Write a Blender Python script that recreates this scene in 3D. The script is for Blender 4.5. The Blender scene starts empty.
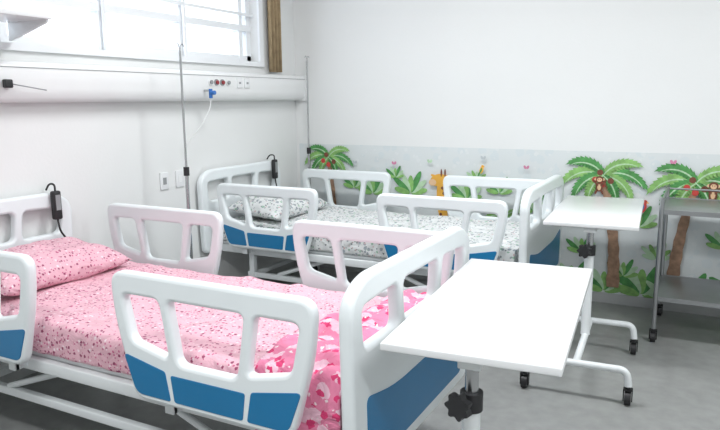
import bpy, bmesh, math, random
from mathutils import Vector, Matrix, noise
random.seed(4)
scene=bpy.context.scene
col=scene.collection
# ---------------------------------------------------------------- materials
def new_mat(name):
    m=bpy.data.materials.new(name); m.use_nodes=True
    nt=m.node_tree; b=nt.nodes["Principled BSDF"]
    return m,nt,b
def mat(name,c,rough=0.5,metal=0.0,var=0.04,scale=6.0,bump=0.0,bscale=40,spec=None):
    m,nt,b=new_mat(name)
    tc=nt.nodes.new("ShaderNodeTexCoord"); n=nt.nodes.new("ShaderNodeTexNoise")
    n.inputs["Scale"].default_value=scale; n.inputs["Detail"].default_value=4
    nt.links.new(tc.outputs["Object"],n.inputs["Vector"])
    r=nt.nodes.new("ShaderNodeValToRGB")
    r.color_ramp.elements[0].position=.3; r.color_ramp.elements[1].position=.7
    r.color_ramp.elements[0].color=[x*(1-var) for x in c]+[1]
    r.color_ramp.elements[1].color=[min(1,x*(1+var)) for x in c]+[1]
    nt.links.new(n.outputs["Fac"],r.inputs["Fac"]); nt.links.new(r.outputs["Color"],b.inputs["Base Color"])
    b.inputs["Roughness"].default_value=rough; b.inputs["Metallic"].default_value=metal
    if spec is not None: b.inputs["Specular IOR Level"].default_value=spec
    if bump>0:
        n2=nt.nodes.new("ShaderNodeTexNoise"); n2.inputs["Scale"].default_value=bscale
        nt.links.new(tc.outputs["Object"],n2.inputs["Vector"])
        bp=nt.nodes.new("ShaderNodeBump"); bp.inputs["Strength"].default_value=bump; bp.inputs["Distance"].default_value=.01
        nt.links.new(n2.outputs["Fac"],bp.inputs["Height"]); nt.links.new(bp.outputs["Normal"],b.inputs["Normal"])
    return m
def print_mat(name,base,cols,scale,thr,rough=.85,warp=.012,bump=.7):
    """printed pattern: voronoi motifs of several colours on a base colour"""
    m,nt,b=new_mat(name); L=nt.links.new
    tc=nt.nodes.new("ShaderNodeTexCoord")
    nz=nt.nodes.new("ShaderNodeTexNoise"); nz.inputs["Scale"].default_value=scale*2.2
    L(tc.outputs["Object"],nz.inputs["Vector"])
    mx=nt.nodes.new("ShaderNodeVectorMath"); mx.operation='MULTIPLY_ADD'
    mx.inputs[1].default_value=(warp,warp,warp)
    L(nz.outputs["Color"],mx.inputs[0]); L(tc.outputs["Object"],mx.inputs[2])
    prev=None
    for i,(c,sc,th,off) in enumerate(cols):
        ad=nt.nodes.new("ShaderNodeVectorMath"); ad.operation='ADD'; ad.inputs[1].default_value=(off,off*1.7,off*.4)
        L(mx.outputs[0],ad.inputs[0])
        v=nt.nodes.new("ShaderNodeTexVoronoi"); v.inputs["Scale"].default_value=scale*sc; v.inputs["Randomness"].default_value=.75
        L(ad.outputs[0],v.inputs["Vector"])
        lt=nt.nodes.new("ShaderNodeMath"); lt.operation='LESS_THAN'; lt.inputs[1].default_value=thr*th
        L(v.outputs["Distance"],lt.inputs[0])
        mc=nt.nodes.new("ShaderNodeMix"); mc.data_type='RGBA'
        L(lt.outputs[0],mc.inputs[0])
        if prev is None: mc.inputs[6].default_value=list(base)+[1]
        else: L(prev.outputs[2],mc.inputs[6])
        mc.inputs[7].default_value=list(c)+[1]
        prev=mc
    L(prev.outputs[2],b.inputs["Base Color"])
    b.inputs["Roughness"].default_value=rough
    if bump:
        n2=nt.nodes.new("ShaderNodeTexNoise"); n2.inputs["Scale"].default_value=7; n2.inputs["Detail"].default_value=5; n2.inputs["Distortion"].default_value=1.2
        L(tc.outputs["Object"],n2.inputs["Vector"])
        bp=nt.nodes.new("ShaderNodeBump"); bp.inputs["Strength"].default_value=bump; bp.inputs["Distance"].default_value=.035
        L(n2.outputs["Fac"],bp.inputs["Height"]); L(bp.outputs["Normal"],b.inputs["Normal"])
    return m
M_wall=mat("wall_paint",(.775,.785,.78),.6,var=.012,scale=1.5,bump=.05,bscale=60)
M_ceil=mat("ceiling_paint",(.85,.85,.85),.8,var=.01)
M_floor=mat("floor_vinyl",(.275,.28,.275),.34,var=.10,scale=14,bump=.02,bscale=80)
M_base=mat("baseboard_vinyl",(.48,.49,.49),.5)
M_plastic=mat("white_bed_plastic",(.79,.835,.85),.3,var=.01)
M_blue=mat("blue_panel_plastic",(.008,.17,.37),.35,var=.03)
M_wmetal=mat("white_powdercoat",(.76,.79,.80),.35,var=.02)
M_chrome=mat("chrome",(.50,.51,.52),.25,1.0,var=.02)
M_steel=mat("brushed_steel",(.36,.37,.38),.38,.9,var=.06)
M_black=mat("black_rubber",(.018,.018,.02),.5,var=.1)
M_grey=mat("grey_plastic",(.28,.29,.30),.5)
M_table=mat("white_laminate",(.78,.79,.80),.25,var=.008)
M_alu=mat("white_aluminium",(.82,.84,.86),.4,var=.02)
M_panel=mat("headwall_enamel",(.79,.80,.80),.3,var=.01)
M_curtain=mat("curtain_beige",(.36,.27,.16),.9,var=.15,scale=20)
M_ext=mat("exterior_render",(.86,.89,.92),.8,var=.03)
M_lou=mat("exterior_louvre",(.74,.78,.82),.5,var=.05)
M_red=mat("red_plastic",(.30,.03,.04),.4)
M_fblue=mat("flowmeter_blue",(.03,.16,.50),.3)
M_mural=print_mat("mural_paper",(.68,.715,.72),[((.65,.70,.715),.8,1.5,.1),((.71,.74,.745),1.3,1.1,.6)],14,.24,.55,.03,0)
M_g1=mat("mural_green_dark",(.08,.29,.08),.55,var=.25,scale=25)
M_g2=mat("mural_green_light",(.24,.47,.14),.55,var=.25,scale=25)
M_g3=mat("mural_green_pale",(.45,.64,.42),.55,var=.15,scale=25)
M_br=mat("mural_trunk",(.33,.20,.13),.6,var=.3,scale=30)
M_br2=mat("mural_brown",(.18,.06,.035),.6,var=.1)
M_or=mat("mural_orange",(.80,.42,.06),.6,var=.1)
M_tan=mat("mural_tan",(.75,.50,.30),.6,var=.05)
M_pur=mat("mural_pink",(.6,.22,.35),.6,var=.05)
M_rd=mat("mural_red",(.55,.06,.05),.6,var=.1)
M_gry=mat("mural_greyline",(.50,.54,.56),.6,var=.05)
M_pink=print_mat("pink_printed_cotton",(.755,.445,.52),[((.86,.68,.73),1.0,.85,.0),((.30,.06,.13),1.1,.95,.37),((.56,.14,.26),1.6,1.0,.71)],36,.24,warp=.010,bump=1.0)
M_hot=print_mat("hot_pink_blanket_cloth",(.80,.24,.39),[((.88,.55,.66),.7,1.7,.1),((.72,.05,.18),.9,1.2,.5),((.92,.78,.80),1.3,.8,.9)],22,.24,warp=.03,bump=1.0)
M_wsheet=print_mat("white_printed_cotton",(.72,.735,.735),[((.33,.37,.40),.9,1.3,.0),((.20,.23,.24),1.3,.95,.4),((.32,.50,.38),.8,.9,.8),((.60,.42,.42),.9,.7,1.3)],30,.24,bump=1.0)
m,nt,b=new_mat("window_glass"); M_glass=m
o=nt.nodes["Material Output"]; t=nt.nodes.new("ShaderNodeBsdfTransparent"); g=nt.nodes.new("ShaderNodeBsdfGlossy"); g.inputs["Roughness"].default_value=.05
x=nt.nodes.new("ShaderNodeMixShader"); x.inputs[0].default_value=.06; t.inputs[0].default_value=(.97,.98,1,1)
nt.links.new(t.outputs[0],x.inputs[1]); nt.links.new(g.outputs[0],x.inputs[2]); nt.links.new(x.outputs[0],o.inputs[0])
m,nt,b=new_mat("lamp_diffuser"); M_lamp=m
b.inputs["Emission Color"].default_value=(.97,.99,1,1); b.inputs["Emission Strength"].default_value=3
# ---------------------------------------------------------------- helpers
def finish(ob,m,parent,smooth=None):
    if m: 
        ob.data.materials.clear(); ob.data.materials.append(m)
    if parent: ob.parent=parent
    if smooth is not None:
        for p in ob.data.polygons: p.use_smooth=True
        ob.data.set_sharp_from_angle(angle=math.radians(smooth))
    return ob
def empty(name,loc=(0,0,0)):
    e=bpy.data.objects.new(name,None); e.empty_display_size=.1; col.objects.link(e); return e
def from_bm(name,bm,m,parent=None,smooth=None):
    me=bpy.data.meshes.new(name); bm.to_mesh(me); bm.free()
    ob=bpy.data.objects.new(name,me); col.objects.link(ob); return finish(ob,m,parent,smooth)
def bm_box(bm,a,b):
    vs=[bm.verts.new((x,y,z)) for x in (a[0],b[0]) for y in (a[1],b[1]) for z in (a[2],b[2])]
    for f in [(0,1,3,2),(4,6,7,5),(0,4,5,1),(2,3,7,6),(0,2,6,4),(1,5,7,3)]: bm.faces.new([vs[i] for i in f])
def box(name,a,b,m,parent=None,bevel=0,seg=3):
    bm=bmesh.new(); bm_box(bm,a,b)
    bmesh.ops.recalc_face_normals(bm,faces=bm.faces)
    if bevel: bmesh.ops.bevel(bm,geom=bm.edges[:],offset=bevel,segments=seg,profile=.5,affect='EDGES')
    return from_bm(name,bm,m,parent,40 if bevel else None)
def boxes(name,lst,m,parent=None):
    bm=bmesh.new()
    for a,b in lst: bm_box(bm,a,b)
    bmesh.ops.recalc_face_normals(bm,faces=bm.faces)
    return from_bm(name,bm,m,parent)
def bm_cyl(bm,p,q,r,r2=None,n=20):
    p=Vector(p);q=Vector(q);d=q-p
    mt=Matrix.Translation((p+q)/2)@d.to_track_quat('Z','Y').to_matrix().to_4x4()
    bmesh.ops.create_cone(bm,cap_ends=True,segments=n,radius1=r,radius2=r if r2 is None else r2,depth=d.length,matrix=mt)
def cyl(name,p,q,r,m,parent=None,r2=None,n=20):
    bm=bmesh.new(); bm_cyl(bm,p,q,r,r2,n); return from_bm(name,bm,m,parent,40)
def to_mesh(cob,name,m,parent,smooth=40):
    col.objects.link(cob); bpy.context.view_layer.update()
    dg=bpy.context.evaluated_depsgraph_get()
    me=bpy.data.meshes.new_from_object(cob.evaluated_get(dg)); mw=cob.matrix_world.copy()
    cu=cob.data; bpy.data.objects.remove(cob); bpy.data.curves.remove(cu)
    me.transform(mw); me.name=name
    ob=bpy.data.objects.new(name,me); col.objects.link(ob); return finish(ob,m,parent,smooth)
def fillet(pts,rad,n=6,closed=False):
    out=[];N=len(pts); P=[Vector(p) for p in pts]
    for i in range(N):
        if not closed and i in (0,N-1): out.append(P[i]); continue
        r=rad[i] if isinstance(rad,(list,tuple)) else rad
        a=P[i-1]-P[i]; c=P[(i+1)%N]-P[i]
        k=min(r,a.length*.49,c.length*.49)
        if k<1e-5: out.append(P[i]); continue
        s=P[i]+a.normalized()*k; e=P[i]+c.normalized()*k
        for j in range(n+1):
            u=j/n; out.append(s*(1-u)**2+P[i]*2*u*(1-u)+e*u*u)
    return out
def tube(name,pts,r,m,parent=None,rad=.05,closed=False):
    cu=bpy.data.curves.new("t",'CURVE'); cu.dimensions='3D'; cu.bevel_depth=r; cu.bevel_resolution=4; cu.use_fill_caps=True
    P=fillet(pts,rad,8,closed) if rad else [Vector(p) for p in pts]
    s=cu.splines.new('POLY'); s.points.add(len(P)-1)
    for i,p in enumerate(P): s.points[i].co=(*p,1)
    s.use_cyclic_u=closed
    return to_mesh(bpy.data.objects.new("t",cu),name,m,parent,50)
def area(P): return sum(P[i-1][0]*P[i][1]-P[i][0]*P[i-1][1] for i in range(len(P)))/2
def plate(name,outer,holes,th,m,parent,mw,bev=.012):
    """outer/holes: list of (pts,rad) -> extruded plate with rounded edges"""
    cu=bpy.data.curves.new("p",'CURVE'); cu.dimensions='2D'; cu.fill_mode='BOTH'
    cu.extrude=th/2-bev; cu.bevel_depth=bev; cu.bevel_resolution=2; cu.offset=-bev
    for k,(pts,rad) in enumerate([outer]+holes):
        P=fillet([(p[0],p[1],0) for p in pts],rad,7,True)
        ar=area(P)
        if (k==0)!=(ar>0): P.reverse()
        s=cu.splines.new('POLY'); s.points.add(len(P)-1)
        for i,p in enumerate(P): s.points[i].co=(p[0],p[1],0,1)
        s.use_cyclic_u=True
    ob=bpy.data.objects.new("p",cu); ob.matrix_world=mw
    return to_mesh(ob,name,m,parent,35)
def basis(o,ex,ey,ez):
    return Matrix(((ex[0],ey[0],ez[0],o[0]),(ex[1],ey[1],ez[1],o[1]),(ex[2],ey[2],ez[2],o[2]),(0,0,0,1)))
def caster(name,x,y,parent,r=.035,ztop=.11):
    bm=bmesh.new(); bm_cyl(bm,(x-.014,y,r),(x+.014,y,r),r,n=24)
    from_bm(name+"_wheel",bm,M_black,parent,40)
    bm=bmesh.new(); bm_box(bm,(x-.021,y-.014,r-.012),(x-.016,y+.014,2*r+.012)); bm_box(bm,(x+.016,y-.014,r-.012),(x+.021,y+.014,2*r+.012))
    bm_box(bm,(x-.021,y-.014,2*r+.006),(x+.021,y+.014,2*r+.014)); bm_cyl(bm,(x,y,2*r+.01),(x,y,ztop),.009)
    bmesh.ops.recalc_face_normals(bm,faces=bm.faces)
    from_bm(name+"_fork",bm,M_black,parent)
# ---------------------------------------------------------------- room
RX,RY,RZ=5.6,-7.0,2.95
WY0,WY1,WZ0,WZ1=-2.78,-.50,1.69,2.62
box("floor",(-.2,RY-.2,-.12),(RX+.2,.2,0),M_floor)
box("ceiling",(-.2,RY-.2,RZ),(RX+.2,.2,RZ+.12),M_ceil)
boxes("wall_left",[((-.2,RY,0),(0,0,WZ0)),((-.2,RY,WZ1),(0,0,RZ)),((-.2,RY,WZ0),(0,WY0,WZ1)),((-.2,WY1,WZ0),(0,0,WZ1))],M_wall)
box("wall_back",(-.2,0,0),(RX+.2,.2,RZ),M_wall)
box("wall_right",(RX,RY,0),(RX+.2,0,RZ),M_wall)
box("wall_front",(-.2,RY-.2,0),(RX+.2,RY,RZ),M_wall)
box("baseboard_left",(0,RY,0),(.012,0,.07),M_base)
box("baseboard_back",(.012,-.012,0),(RX,0,.07),M_base)
# window
w=empty("window_1")
fx0,fx1=-.13,-.07
fr=.045
boxes("frame",[((fx0,WY0,WZ0),(fx1,WY1,WZ0+fr)),((fx0,WY0,WZ1-fr),(fx1,WY1,WZ1)),((fx0,WY0,WZ0),(fx1,WY0+fr,WZ1)),((fx0,WY1-fr,WZ0),(fx1,WY1,WZ1))],M_alu,w)
L=[]
for y in (-2.52,-1.91,-1.25,-.62): L.append(((fx0,y-.020,WZ0),(fx1+.005,y+.020,WZ1)))
for z in (1.935,2.30): L.append(((fx0,WY0,z-.022),(fx1+.01,WY1,z+.022)))
boxes("mullions",L,M_alu,w)
L=[]
for z in (2.03,2.4): L.append(((-.045,WY0,z-.010),(-.033,WY1,z+.010)))
for y in (-1.91,-1.25): L.append(((-.048,y-.010,WZ0),(-.03,y+.010,WZ1)))
boxes("grille_bars",L,M_alu,w)
box("glass",(-.102,WY0+.02,WZ0+.02),(-.098,WY1-.02,WZ1-.02),M_glass,w)
boxes("casing",[((0,WY0-.05,WZ0-.035),(.02,WY1+.05,WZ0)),((0,WY1,WZ0),(.018,WY1+.05,WZ1+.05)),((0,WY0-.05,WZ0),(.018,WY0,WZ1+.05)),((0,WY0,WZ1),(.018,WY1,WZ1+.05))],M_alu,w)
# exterior
e=empty("neighbouring_building")
box("facade",(-2.6,-7,-.1),(-2.4,3.5,2.9),M_ext,e)
L=[]
for (y0,y1) in ((-.1,1.2),):
    z=1.78
    while z<2.3:
        L.append(((-2.40,y0,z),(-2.375,y1,z+.015))); z+=.09
for (y0,y1) in ((-2.9,-1.9),(-.1,1.2)):
    L+= [((-2.40,y0-.05,1.64),(-2.37,y0,2.38)),((-2.40,y1,1.64),(-2.37,y1+.05,2.38)),((-2.40,y0,2.32),(-2.37,y1,2.38)),((-2.40,y0,1.60),(-2.36,y1,1.65))]
boxes("louvres",L,M_lou,e)
box("exterior_ground",(-2.6,-7,-.2),(-.2,3.5,-.1),M_ext)
# curtain
bm=bmesh.new(); n=40; rows=[]
for k in range(2):
    z=(1.62,2.66)[k]; rows.append([bm.verts.new((.045+.022*math.sin(i/n*math.pi*7),-.42+.15*i/n,z)) for i in range(n+1)])
for i in range(n): bm.faces.new((rows[0][i],rows[0][i+1],rows[1][i+1],rows[1][i]))
cu=empty("window_curtain")
ob=from_bm("cloth",bm,M_curtain,cu,60); md=ob.modifiers.new("s",'SOLIDIFY'); md.thickness=.004
cyl("rod",(.045,-2.9,2.68),(.045,-.2,2.68),.012,M_chrome,cu)
boxes("rod_brackets",[((0,-2.86,2.67),(.05,-2.84,2.69)),((0,-.24,2.67),(.05,-.22,2.69))],M_chrome,cu)
# headwall panel (long medical service duct)
hw=empty("headwall_panel")
prof=[(0,1.60),(.085,1.60),(.112,1.578),(.115,1.52),(.108,1.45),(.085,1.405),(0,1.40)]
prof=fillet([(p[0],p[1],0) for p in prof],.02,4,True)
bm=bmesh.new()
A=[bm.verts.new((p[0]+.0005,-5.2,p[1])) for p in prof]; B=[bm.verts.new((p[0]+.0005,-.005,p[1])) for p in prof]
for i in range(len(A)): bm.faces.new((A[i-1],A[i],B[i],B[i-1]))
bm.faces.new(A); bm.faces.new(B[::-1]); bmesh.ops.recalc_face_normals(bm,faces=bm.faces)
from_bm("duct",bm,M_panel,hw,30)
boxes("duct_trim_line",[((.112,-5.2,1.568),(.1155,-.01,1.571))],M_grey,hw)
box("end_cap",(.001,-.02,1.396),(.12,-.004,1.604),M_panel,hw,.003)
for j,y0 in enumerate((-3.1,-1.14)):
    for i,(dy,m_) in enumerate(((-.06,M_grey),(0,M_red),(.06,M_red),(.12,M_grey))):
        cyl("gas_ring_%d_%d"%(j,i),(.110,y0+dy,1.525),(.122,y0+dy,1.525),.021,M_grey if i%3 else M_panel,hw)
        cyl("gas_outlet_%d_%d"%(j,i),(.122,y0+dy,1.525),(.132,y0+dy,1.525),.013,m_,hw)
    for i in range(2):
        y=y0+.25+.085*i
        box("socket_%d_%d"%(j,i),(.112,y-.03,1.49),(.121,y+.03,1.56),M_table,hw,.004)
        box("socket_slot_%d_%d"%(j,i),(.120,y-.011,1.518),(.1225,y+.011,1.532),M_grey,hw)
fm=empty("oxygen_flowmeter")
cyl("body",(.165,-1.26,1.42),(.165,-1.26,1.48),.012,M_fblue,fm)
cyl("knob",(.165,-1.26,1.455),(.20,-1.26,1.455),.014,M_fblue,fm)
cyl("arm",(.112,-1.26,1.47),(.165,-1.26,1.47),.007,M_chrome,fm)
tube("hose",[(.165,-1.26,1.42),(.165,-1.27,1.36),(.15,-1.34,1.25),(.06,-1.40,1.12)],.003,M_table,fm,.1)
ha=empty("suction_hook_arm")
box("clamp",(.1175,-2.68,1.47),(.145,-2.64,1.51),M_black,ha,.006)
cyl("rod",(.135,-2.65,1.49),(.19,-2.50,1.46),.003,M_grey,ha)
# wall shelf
sh=empty("wall_shelf")
box("board",(0.001,-3.3,1.785),(.30,-2.52,1.81),M_table,sh,.004)
for i,y in enumerate((-3.2,-2.54)):
    bm=bmesh.new(); vs=[bm.verts.new(p) for p in ((.001,y,1.785),(.28,y,1.785),(.28,y,1.77),(.02,y,1.70),(.001,y,1.70))]
    f=bm.faces.new(vs); r=bmesh.ops.extrude_face_region(bm,geom=[f]); bmesh.ops.translate(bm,vec=(0,.012,0),verts=[v for v in r['geom'] if isinstance(v,bmesh.types.BMVert)])
    bmesh.ops.recalc_face_normals(bm,faces=bm.faces); from_bm("bracket_%d"%i,bm,M_panel,sh)
for i,(y,z) in enumerate(((-1.56,.90),(-1.42,.90))):
    o_=empty("wall_outlet")
    box("plate",(.0005,y-.036,z-.055),(.010,y+.036,z+.055),M_table,o_,.004)
    box("insert",(.009,y-.014,z-.022),(.0125,y+.014,z+.022),M_grey if i==0 else M_panel,o_)
# ---------------------------------------------------------------- mural
mu=empty("jungle_mural")
box("mural_paper",(.03,-.0025,.07),(RX-.01,-.0003,1.045),M_mural,mu)
layer=[0]
def nexty():
    layer[0]+=1; return -.0035-.00010*layer[0]
def blob(name,cx,cz,rx,rz,m,rot=0,n=22,wob=0):
    bm=bmesh.new(); y=nexty(); vs=[]
    for i in range(n):
        a=2*math.pi*i/n; k=1+wob*math.sin(a*5)
        u,v=rx*k*math.cos(a),rz*k*math.sin(a)
        vs.append(bm.verts.new((cx+u*math.cos(rot)-v*math.sin(rot),y,cz+u*math.sin(rot)+v*math.cos(rot))))
    bm.faces.new(vs); return from_bm(name,bm,m,mu)
def frond(name,cx,cz,ang,ln,droop,wid,m):
    y=nexty(); bm=bmesh.new(); N=22; x,z=cx,cz; mids=[];up=[];dn=[]
    a=ang
    for i in range(N+1):
        t=i/N; wd=wid*math.sin(math.pi*min(1,.10+t*.90))**.6*(1-.2*t)
        zig=1.0 if i%2==0 else .72
        nx,nz=-math.sin(a),math.cos(a)
        mids.append(bm.verts.new((x,y,z)))
        bx,bz=math.cos(a)*wid*.35*(i%2==0),math.sin(a)*wid*.35*(i%2==0)
        up.append(bm.verts.new((x+nx*wd*zig*.8+bx,y,z+nz*wd*zig*.8+bz))); dn.append(bm.verts.new((x-nx*wd*zig+bx,y,z-nz*wd*zig+bz)))
        x+=math.cos(a)*ln/N; z+=math.sin(a)*ln/N
        a+= (-droop if math.cos(ang)>=0 else droop)/N
    for i in range(N):
        bm.faces.new((mids[i],mids[i+1],up[i+1],up[i])); bm.faces.new((mids[i],dn[i],dn[i+1],mids[i+1]))
    return from_bm(name,bm,m,mu)
def trunk(name,p0,p1,w0,w1,bend):
    y=nexty(); bm=bmesh.new(); N=14; A=[];B=[]
    for i in range(N+1):
        t=i/N; x=p0[0]*(1-t)+p1[0]*t+bend*math.sin(math.pi*t); z=p0[1]*(1-t)+p1[1]*t; w_=(w0*(1-t)+w1*t)*(1 if i%2 else .85)
        A.append(bm.verts.new((x-w_,y,z))); B.append(bm.verts.new((x+w_,y,z)))
    for i in range(N): bm.faces.new((A[i],B[i],B[i+1],A[i+1]))
    return from_bm(name,bm,M_br,mu)
def bush(tag,cx,cz,s,n=7,mats=(M_g1,M_g2,M_g3)):
    for i in range(n):
        a=math.radians(15+150*i/(n-1)); k=.8+.3*((i*7)%3)/2
        blob("leaf_%s_%d"%(tag,i),cx+math.cos(a)*s*.55*k,cz+math.sin(a)*s*.55*k,s*.5*k,s*.14,mats[i%len(mats)],a,14)
def palm(tag,cx,cz,s,base,bend=.02):
    trunk("trunk_"+tag,(cx,cz),(base[0],base[1]),.028*s/.3,.05*s/.3,bend)
    for i,(an,l,d) in enumerate(((25,1.0,1.5),(155,1.0,1.5),(58,.85,1.5),(122,.85,1.5),(-5,.85,1.3),(185,.85,1.3),(-38,.62,.8),(218,.62,.8))):
        frond("frond_%s_%d"%(tag,i),cx,cz,math.radians(an),s*l*1.18,d,s*.18,(M_g1,M_g2,M_g2,M_g1,M_g2,M_g1,M_g1,M_g2)[i])
        frond("frond_vein_%s_%d"%(tag,i),cx,cz,math.radians(an),s*l*1.08,d,s*.025,M_g3)
    for i,(dx,dz) in enumerate(((-.05,-.03),(.05,-.035),(0,-.06),(-.02,.02))): blob("coconut_%s_%d"%(tag,i),cx+dx,cz+dz,.020,.020,(M_rd,M_br2)[i%2])
def monkey(tag,cx,cz,s):
    blob("monkey_tail_"+tag,cx+s*.9,cz-s*.9,s*.12,s*.8,M_br2,.6)
    blob("monkey_body_"+tag,cx,cz-s*1.3,s*.55,s*.8,M_br2); blob("monkey_belly_"+tag,cx,cz-s*1.35,s*.3,s*.5,M_tan)
    for k in (-1,1):
        blob("monkey_arm_%s_%d"%(tag,k),cx+k*s*.65,cz-s*.6,s*.16,s*.75,M_br2,-k*.7); blob("monkey_ear_%s_%d"%(tag,k),cx+k*s*.62,cz,s*.22,s*.22,M_tan)
        blob("monkey_leg_%s_%d"%(tag,k),cx+k*s*.45,cz-s*2.1,s*.17,s*.5,M_br2,k*.4)
    blob("monkey_head_"+tag,cx,cz,s*.6,s*.55,M_br2); blob("monkey_face_"+tag,cx,cz-s*.1,s*.4,s*.36,M_tan)
    for k in (-1,1): blob("monkey_eye_%s_%d"%(tag,k),cx+k*s*.15,cz,s*.06,s*.08,M_br2)
def parrot(tag,cx,cz,s,m1,m2):
    blob("parrot_tail_"+tag,cx-s*.5,cz-s*1.1,s*.18,s*.7,m2,-.4); blob("parrot_body_"+tag,cx,cz-s*.3,s*.42,s*.75,m1,-.3)
    blob("parrot_wing_"+tag,cx-s*.12,cz-s*.4,s*.22,s*.55,m2,-.35); blob("parrot_head_"+tag,cx+s*.22,cz+s*.45,s*.3,s*.3,m1)
    blob("parrot_beak_"+tag,cx+s*.55,cz+s*.38,s*.16,s*.09,M_or,-.4); blob("parrot_eye_"+tag,cx+s*.28,cz+s*.5,s*.06,s*.06,M_br2)
P3=(M_g2,M_g3,M_g1); PP=(M_g3,M_g2,M_g3)
for i,(x_,z_,s_,mt_) in enumerate(((2.28,.08,.19,P3),(2.50,.08,.17,P3),(2.74,.08,.22,P3),(2.62,.20,.12,P3),(3.02,.07,.20,P3),(3.35,.08,.24,P3),(3.8,.08,.2,P3),(2.70,.55,.14,P3),(2.34,.34,.12,P3),(2.82,.34,.11,PP),(3.2,.45,.12,P3),(1.05,.68,.17,P3),(.72,.66,.16,P3),(1.5,.66,.15,P3),(.55,.70,.12,P3),(2.0,.60,.14,P3),(4.5,.08,.22,P3),(.92,.80,.09,P3),(1.58,.80,.09,PP),(1.75,.72,.12,P3),(2.16,.56,.12,P3),(2.9,.08,.15,PP))):
    bush("b%d"%i,x_,z_,s_,mats=mt_)
palm("a",.32,.94,.22,(.36,.2))
palm("b",2.46,.885,.27,(2.56,.12),.03)
palm("c",3.02,.86,.27,(2.92,.10),-.02)
palm("d",4.1,.88,.28,(4.2,.10),.02)
palm("e",4.9,.84,.26,(4.8,.10),.02)
palm("f",1.80,.55,.16,(1.83,.12),.02)
monkey("a",2.44,.86,.04); monkey("b",3.12,.85,.045)
parrot("a",2.72,.70,.05,M_rd,M_fblue); parrot("b",1.62,.90,.035,M_or,M_g1); parrot("c",3.4,.75,.05,M_or,M_fblue)
gx,gz=1.29,.78
blob("giraffe_neck",gx+.03,gz-.16,.04,.18,M_or,.12); blob("giraffe_head",gx,gz+.02,.07,.045,M_or,.25); blob("giraffe_muzzle",gx-.05,gz-.0,.03,.025,M_tan)
for k in (0,1): blob("giraffe_horn_%d"%k,gx+.02+.03*k,gz+.075,.007,.03,M_br2); blob("giraffe_ear_%d"%k,gx+.06-.10*k,gz+.05,.025,.01,M_or,-.3)
for i in range(7): blob("giraffe_spot_%d"%i,gx+.03+.018*math.sin(i*2.4),gz-.04-.04*i,.011,.012,M_br2)
for i in range(9):
    x_=.6+i*.33+random.uniform(-.05,.05); z_=random.uniform(.90,1.0)
    if abs(x_-2.46)<.35: continue
    for k in (-1,1): blob("butterfly_wing_%d_%d"%(i,k),x_+k*.010,z_,.009,.014,(M_gry,M_pur,M_g3)[i%3],-k*.5,12)
# ---------------------------------------------------------------- bed
def loft(name,loop,xs,m,parent,amp=.006,closed=True,caps=True,seed=0,f=4.0):
    bm=bmesh.new(); rows=[]
    ymid=sum(p[0] for p in loop)/len(loop)
    for i,x in enumerate(xs):
        row=[]
        for (y,z) in loop:
            nv=noise.noise(Vector((x*f,y*f,z*f+seed)))*amp
            # long soft creases, mostly running across the bed, plus vertical pulls down the sides
            r1=1-abs(noise.noise(Vector((x*6+y*2.5,y*1.6,seed+3))))*4
            r2=1-abs(noise.noise(Vector((x*3-y*5,y*3+x*2,seed+8))))*4
            nv+=max(0,r1)*.007+max(0,r2)*.006
            sd=1 if z<.55 else 0
            side=(-1 if y<ymid else 1)*sd*.005*max(0,math.sin(x*38+3*noise.noise(Vector((x*2,seed,0)))))
            row.append(bm.verts.new((x,y+side,z+(nv if not sd else 0))))
        rows.append(row)
    n=len(loop)
    for i in range(len(xs)-1):
        for j in range(n if closed else n-1):
            k=(j+1)%n; bm.faces.new((rows[i][j],rows[i][k],rows[i+1][k],rows[i+1][j]))
    if caps and closed: bm.faces.new(rows[0]); bm.faces.new(rows[-1][::-1])
    bmesh.ops.recalc_face_normals(bm,faces=bm.faces)
    return from_bm(name,bm,m,parent,70)
def pillow(name,cx,cy,cz,a,b,t,m,parent,tilt=0):
    N=30; bm=bmesh.new(); 
    def h(u,v): return t*(max(0,1-abs(u)**2.6)*max(0,1-abs(v)**2.6))**.45
    g={}
    Rm=Matrix.Rotation(tilt,3,'Y')
    for s in (1,-1):
        for i in range(N+1):
            for j in range(N+1):
                u=-1+2*i/N; v=-1+2*j/N
                if s==-1 and (i in(0,N) or j in (0,N)): g[s,i,j]=g[1,i,j]; continue
                pinch=1-.07*(1-abs(u))*abs(v); pinch2=1-.07*(1-abs(v))*abs(u)
                hh=s*h(u,v)*(1 if s>0 else .6); hh+=noise.noise(Vector((u*2.2,v*2.2,cx+s)))*t*.25*(h(u,v)/t)
                hh-=max(0,1-abs(noise.noise(Vector((u*1.8+v,v*2.5,cy))))*5)*t*.08*(h(u,v)/t)
                p=Rm@Vector((u*a*pinch2,v*b*pinch,hh)); g[s,i,j]=bm.verts.new(p+Vector((cx,cy,cz)))
    for s in (1,-1):
        for i in range(N):
            for j in range(N):
                q=[g[s,i,j],g[s,i+1,j],g[s,i+1,j+1],g[s,i,j+1]]
                bm.faces.new(q if s>0 else q[::-1])
    return from_bm(name,bm,m,parent,80)
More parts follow.
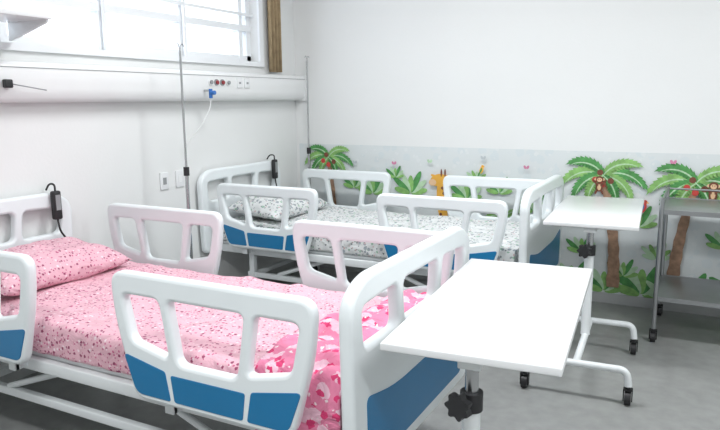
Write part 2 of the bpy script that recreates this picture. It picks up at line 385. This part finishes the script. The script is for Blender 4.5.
def side_rail(tag,x0,y,out,B):
    """moulded rail, plane y; out=-1 if outside faces -y"""
    L_=.79;H=.43;Z=.43
    mw=basis((x0,y,Z),(1,0,0),(0,0,1),(0,-1,0))
    outer=([(0,H),(L_,H),(L_-.012,.27),(L_-.085,0),(.085,0),(.012,.27)],[.06,.06,.12,.05,.05,.12])
    hs=[([(.052,.355),(.208,.355),(.240,.165),(.085,.200)],[.03,.025,.025,.03]),
        ([(.248,.355),(L_-.248,.355),(L_-.280,.150),(.280,.150)],[.025,.025,.03,.03]),
        ([(L_-.208,.355),(L_-.052,.355),(L_-.085,.200),(L_-.240,.165)],[.025,.03,.03,.025])]
    plate("side_rail_"+tag,outer,hs,.042,M_plastic,B,mw,.013)
    yo=y+out*.0205
    mb=basis((x0,yo,Z),(1,0,0),(0,0,1),(0,-1,0))
    bl=[([(.048,.155),(.226,.120),(.244,.022),(.096,.022)],[.02,.01,.01,.03]),
        ([(.248,.112),(L_-.248,.112),(L_-.260,.022),(.260,.022)],[.01]*4),
        ([(L_-.226,.120),(L_-.048,.155),(L_-.096,.022),(L_-.244,.022)],[.01,.02,.03,.01])]
    for i,o_ in enumerate(bl): plate("rail_blue_%s_%d"%(tag,i),o_,[],.006,M_blue,B,mb,.0015)
    for i,xx in enumerate((x0+.2,x0+L_-.2)):
        boxes("rail_arm_%s_%d"%(tag,i),[((xx-.018,min(y-out*.018,y-out*.065),.385),(xx+.018,max(y-out*.018,y-out*.065),.415)),((xx-.018,min(y-out*.012,y-out*.03),.385),(xx+.018,max(y-out*.012,y-out*.03),.48))],M_wmetal,B)
def board(tag,x,yc,W,z0,z1,B,blue,shift=0):
    H=z1-z0; w=W/2
    mw=basis((x,yc+shift,z0),(0,1,0),(0,0,1),(1,0,0))
    outer=([(-w,H-.06),(-w+.10,H),(w-.10,H),(w,H-.06),(w-.02,.0),(-w+.02,0)],[.07,.14,.14,.07,.05,.05])
    t=H-.075; b_=H-.215
    hs=[([(-w+.070,t-.012),(-w*.36-.015,t),(-w*.36-.0,b_),(-w+.085,b_)],.032),
        ([(-w*.36+.03,t),(w*.36-.03,t),(w*.36-.045,b_),(-w*.36+.045,b_)],.032),
        ([(w*.36+.015,t),(w-.070,t-.012),(w-.085,b_),(w*.36,b_)],.032)]
    plate(tag,outer,hs,.045,M_plastic,B,mw,.014)
    if blue:
        mb=basis((x+.022,yc+shift,z0),(0,1,0),(0,0,1),(1,0,0))
        plate(tag+"_blue_panel",([(-w+.09,H-.36),(-w*.45,H-.40),(w*.45,H-.40),(w-.09,H-.36),(w-.10,.05),(-w+.10,.05)],[.03,.1,.1,.03,.04,.04]),[],.006,M_blue,B,mb,.0015)
def build_bed(yc,sheet):
    B=empty("hospital_bed")
    for s in (-1,1):
        y=yc+s*.43
        box("frame_side_%d"%s,(.07,y-.02,.37),(2.19,y+.02,.42),M_wmetal,B,.006)
        box("lower_frame_side_%d"%s,(.30,y*1-.015-s*.04,.20),(2.0,y+.015-s*.04,.235),M_wmetal,B,.005)
        for i,x in enumerate((.34,1.94)):
            y2=y-s*.04
            box("leg_%d_%d"%(s,i),(x-.02,y2-.02,.10),(x+.02,y2+.02,.37),M_wmetal,B,.004)
            caster("castor_%d_%d"%(s,i),x,y2,B,.05,.13)
        tube("lift_arm_%d_a"%s,[(.55,y-s*.04,.235),(.95,y-s*.04,.38)],.013,M_wmetal,B,0)
        tube("lift_arm_%d_b"%s,[(1.75,y-s*.04,.235),(1.35,y-s*.04,.38)],.013,M_wmetal,B,0)
    for i,x in enumerate((.12,.6,1.12,1.65,2.14)): box("frame_cross_%d"%i,(x-.02,yc-.43,.375),(x+.02,yc+.43,.41),M_wmetal,B,.004)
    for i,x in enumerate((.34,1.94)): box("lower_cross_%d"%i,(x-.015,yc-.39,.20),(x+.015,yc+.39,.23),M_wmetal,B,.004)
    box("platform",(.10,yc-.42,.42),(2.17,yc+.42,.44),M_wmetal,B,.004)
    box("motor_box",(.95,yc-.09,.26),(1.2,yc+.09,.37),M_grey,B,.01)
    for i,y in enumerate((yc-.25,yc+.25)):
        boxes("board_bracket_head_%d"%i,[((.06,y-.02,.36),(.13,y+.02,.5))],M_wmetal,B)
        boxes("board_bracket_foot_%d"%i,[((2.17,y-.02,.36),(2.20,y+.02,.44))],M_wmetal,B)
    board("headboard",.045,yc,.95,.36,.94,B,False,-.10)
    board("footboard",2.222,yc,1.02,.27,.915,B,True)
    y0,y1=yc-.515,yc+.515
    side_rail("near_head",.16,y0,-1,B); side_rail("near_foot",1.355,y0,-1,B)
    side_rail("far_head",.18,y1,1,B); side_rail("far_foot",1.385,y1,1,B)
    a=yc-.445;b_=yc+.445
    lp=fillet([(a,.445,0),(b_,.445,0),(b_,.575,0),(a,.575,0)],[.02,.02,.05,.05],6,True)
    P=[]; 
    for i in range(len(lp)):
        p=lp[i];q=lp[(i+1)%len(lp)];k=max(1,int((q-p).length/.015))
        for j in range(k): P.append(tuple((p+(q-p)*j/k)[:2]))
    xs=[.105+ (2.165-.105)*i/160 for i in range(161)]
    loft("mattress",P,xs,sheet,B,.012,seed=yc)
    pillow("pillow",.325,yc-.02,.640,.215,.345,.095,sheet,B,.10)
    yy=yc+.26
    box("hand_control",(.072,yy-.024,.80),(.105,yy+.024,.95),M_black,B,.01)
    box("hand_control_buttons",(.105,yy-.014,.85),(.1075,yy+.014,.93),M_grey,B)
    tube("hand_control_hook",[(.088,yy,.945),(.088,yy,.985),(.045,yy,.985),(.018,yy,.95)],.005,M_black,B,.02)
    tube("hand_control_cable",[(.09,yy,.80),(.10,yy,.74),(.09,yy+.05,.68),(.08,yy+.06,.52)],.005,M_black,B,.05)
    return B,a,b_
B1,a1,b1=build_bed(-2.685,M_pink)
B2,a2,b2=build_bed(-.715,M_wsheet)
def blanket(name,a,b_,x0,x1,zt,zl,zr,m,seed):
    pts=fillet([(a-.018,zl,0),(a-.018,zt,0),(b_+.016,zt,0),(b_+.016,zr,0)],.05,6)
    P=[]
    for i in range(len(pts)-1):
        p=pts[i];q=pts[i+1];k=max(1,int((q-p).length/.02))
        for j in range(k): P.append((p+(q-p)*j/k)[:2])
    P.append(pts[-1][:2])
    bm=bmesh.new(); rows=[]; N=30
    for i in range(N+1):
        row=[]
        for j,(y,z) in enumerate(P):
            x=x0+(x1-x0)*i/N + (.05*math.sin(y*5+seed) if i<N*.5 else 0)*(1-i/(N*.5))
            top=1 if (z>zt-.03) else 0
            nv=abs(noise.noise(Vector((x*7,y*5,seed))))*.07*top+abs(noise.noise(Vector((x*14,y*11,seed+4))))*.03*top+.008*top
            yy=y+ (0 if top else .006*math.sin(x*45+seed)*(1 if y<(a+b_)/2 else -1))
            row.append(bm.verts.new((x,yy,z+nv+.006)))
        rows.append(row)
    for i in range(N):
        for j in range(len(P)-1): bm.faces.new((rows[i][j],rows[i][j+1],rows[i+1][j+1],rows[i+1][j]))
    bmesh.ops.recalc_face_normals(bm,faces=bm.faces)
    ob=from_bm(name,bm,m,None,70); md=ob.modifiers.new("s",'SOLIDIFY'); md.thickness=.006; md.offset=1
    return ob
blanket("pink_blanket",a1,b1,1.93,2.185,.585,.32,.50,M_hot,1.3)
# ---------------------------------------------------------------- IV poles
def iv_pole(x,y,base,zt=1.75):
    P=empty("iv_pole")
    zb=.06 if base else .02
    cyl("lower_tube",(x,y,zb),(x,y,1.0),.011,M_chrome,P); cyl("upper_tube",(x,y,.98),(x,y,zt-.02),.007,M_chrome,P)
    cyl("clamp",(x,y,.97),(x,y,1.02),.017,M_black,P)
    for k in (-1,1): tube("hook_%d"%k,[(x,y,zt-.03),(x,y+k*.008,zt+.01),(x,y+k*.025,zt+.015),(x,y+k*.03,zt)],.003,M_chrome,P,.01)
    if base:
        for i in range(5):
            a=2*math.pi*i/5+.3; ex,ey=x+.2*math.cos(a),y+.2*math.sin(a)
            tube("base_leg_%d"%i,[(x,y,.09),(ex,ey,.07)],.010,M_chrome,P,0)
            cyl("base_wheel_%d"%i,(ex-.008,ey,.025),(ex+.008,ey,.025),.025,M_black,P); cyl("base_stem_%d"%i,(ex,ey,.045),(ex,ey,.075),.006,M_black,P)
    else:
        cyl("weighted_base",(x,y,.0),(x,y,.03),.07,M_wmetal,P,n=32); cyl("base_boss",(x,y,.03),(x,y,.07),.02,M_wmetal,P)
    return P
iv_pole(.36,-1.74,True,1.71)
iv_pole(.18,-.095,False,1.735)
# ---------------------------------------------------------------- overbed tables
def overbed_table(cx,cy,rot,zt=.775):
    T=empty("overbed_table"); hw_,hl=.23,.50
    mats=Matrix.Translation((cx,cy,0))@Matrix.Rotation(rot,4,'Z')
    box("top",(-hw_,-hl,zt-.022),(hw_,hl,zt),M_table,T,.004)
    box("top_support",(-.03,-hl+.03,zt-.052),(.03,.28,zt-.022),M_wmetal,T,.004)
    boxes("top_cross_brackets",[((-.15,-hl+.05,zt-.034),(.15,-hl+.08,zt-.022)),((-.15,.2,zt-.034),(.15,.23,zt-.022))],M_wmetal,T)
    yc=-.43
    cyl("outer_column",(0,yc,.17),(0,yc,.62),.024,M_wmetal,T)
    cyl("inner_column",(0,yc,.60),(0,yc,zt-.05),.018,M_chrome,T)
    cyl("collar",(0,yc,.60),(0,yc,.65),.030,M_black,T)
    d=Vector((-.018,-.055,0)).normalized(); c0=Vector((0,yc,.63))+d*.05
    cyl("knob_stem",(0,yc,.63),tuple(c0),.008,M_black,T)
    bm=bmesh.new()
    side=Vector((d.y,-d.x,0)); up=Vector((0,0,1)); R1=[];R2=[]
    for i in range(42):
        an=2*math.pi*i/42; r=.032*(1+.16*math.cos(an*7)); p=c0+side*r*math.cos(an)+up*r*math.sin(an)
        R1.append(bm.verts.new(p)); R2.append(bm.verts.new(p+d*.022))
    for i in range(42): bm.faces.new((R1[i-1],R1[i],R2[i],R2[i-1]))
    bm.faces.new(R1); bm.faces.new(R2); bmesh.ops.recalc_face_normals(bm,faces=bm.faces)
    from_bm("star_knob",bm,M_black,T,40)
    tube("base_spine",[(0,-.84,.165),(0,-.17,.165)],.018,M_wmetal,T,0)
    for i,y in enumerate((-.84,-.17)):
        tube("base_foot_%d"%i,[(-.235,y,.09),(-.225,y,.165),(.225,y,.165),(.235,y,.09)],.017,M_wmetal,T,.12)
        for k in (-1,1): caster("castor_%d_%d"%(i,k),k*.235,y,T,.032,.10)
    bpy.context.view_layer.update()
    for o in T.children: o.data.transform(mats)
    return T
overbed_table(2.53,-2.70,math.radians(4.6))
overbed_table(2.54,-.765,math.radians(3.2))
# ---------------------------------------------------------------- steel trolley
S=empty("steel_instrument_trolley")
x0,x1,y0,y1=2.865,3.48,-.67,-.14
for i,(x_,y_) in enumerate(((x0,y0),(x1,y0),(x0,y1),(x1,y1))):
    cyl("leg_%d"%i,(x_,y_,.08),(x_,y_,.845),.0125,M_steel,S); caster("castor_%d"%i,x_,y_,S,.03,.09)
for k,z in enumerate((.26,.765)):
    box("shelf_%d"%k,(x0-.005,y0-.005,z),(x1+.005,y1+.005,z+.010),M_steel,S,.002)
    boxes("shelf_lip_%d"%k,[((x0,y0-.006,z-.012),(x1,y0,z+.014)),((x0,y1,z-.012),(x1,y1+.006,z+.014)),((x0-.006,y0,z-.012),(x0,y1,z+.014)),((x1,y0,z-.012),(x1+.006,y1,z+.014))],M_steel,S)
tube("guard_rail",[(x0,y0,.835),(x0,y1,.835),(x1,y1,.835),(x1,y0,.835)],.006,M_steel,S,0)
# ---------------------------------------------------------------- lights
def ceil_lamp(x,y,p):
    F=empty("ceiling_lamp")
    box("housing",(x-.62,y-.17,RZ-.07),(x+.62,y+.17,RZ-.001),M_table,F,.005)
    box("diffuser",(x-.6,y-.15,RZ-.078),(x+.6,y+.15,RZ-.068),M_lamp,F)
    l=bpy.data.lights.new("lamp_light",'AREA'); l.shape='RECTANGLE'; l.size=1.2; l.size_y=.3; l.energy=p; l.color=(.965,.99,1)
    o_=bpy.data.objects.new("lamp_light",l); o_.location=(x,y,RZ-.09); col.objects.link(o_); o_.parent=F
ceil_lamp(1.7,-1.9,42); ceil_lamp(1.9,-4.6,41); ceil_lamp(4.2,-1.9,38); ceil_lamp(4.2,-4.6,37)
wd=bpy.data.worlds.new("World"); scene.world=wd; wd.use_nodes=True
bg=wd.node_tree.nodes["Background"]; bg.inputs[0].default_value=(.90,.95,1,1); bg.inputs[1].default_value=4.2
# ---------------------------------------------------------------- camera
cam=bpy.data.cameras.new("camera"); cam.sensor_width=36; cam.lens=32.95; cam.clip_start=.05
co=bpy.data.objects.new("camera",cam); col.objects.link(co)
co.matrix_world=Matrix.Translation((3.06,-4.69,1.40))@Matrix.Rotation(math.radians(27.7),4,'Z')@Matrix.Rotation(math.radians(80.1),4,'X')@Matrix.Rotation(math.radians(-.5),4,'Z')
scene.camera=co
scene.view_settings.view_transform='Standard'
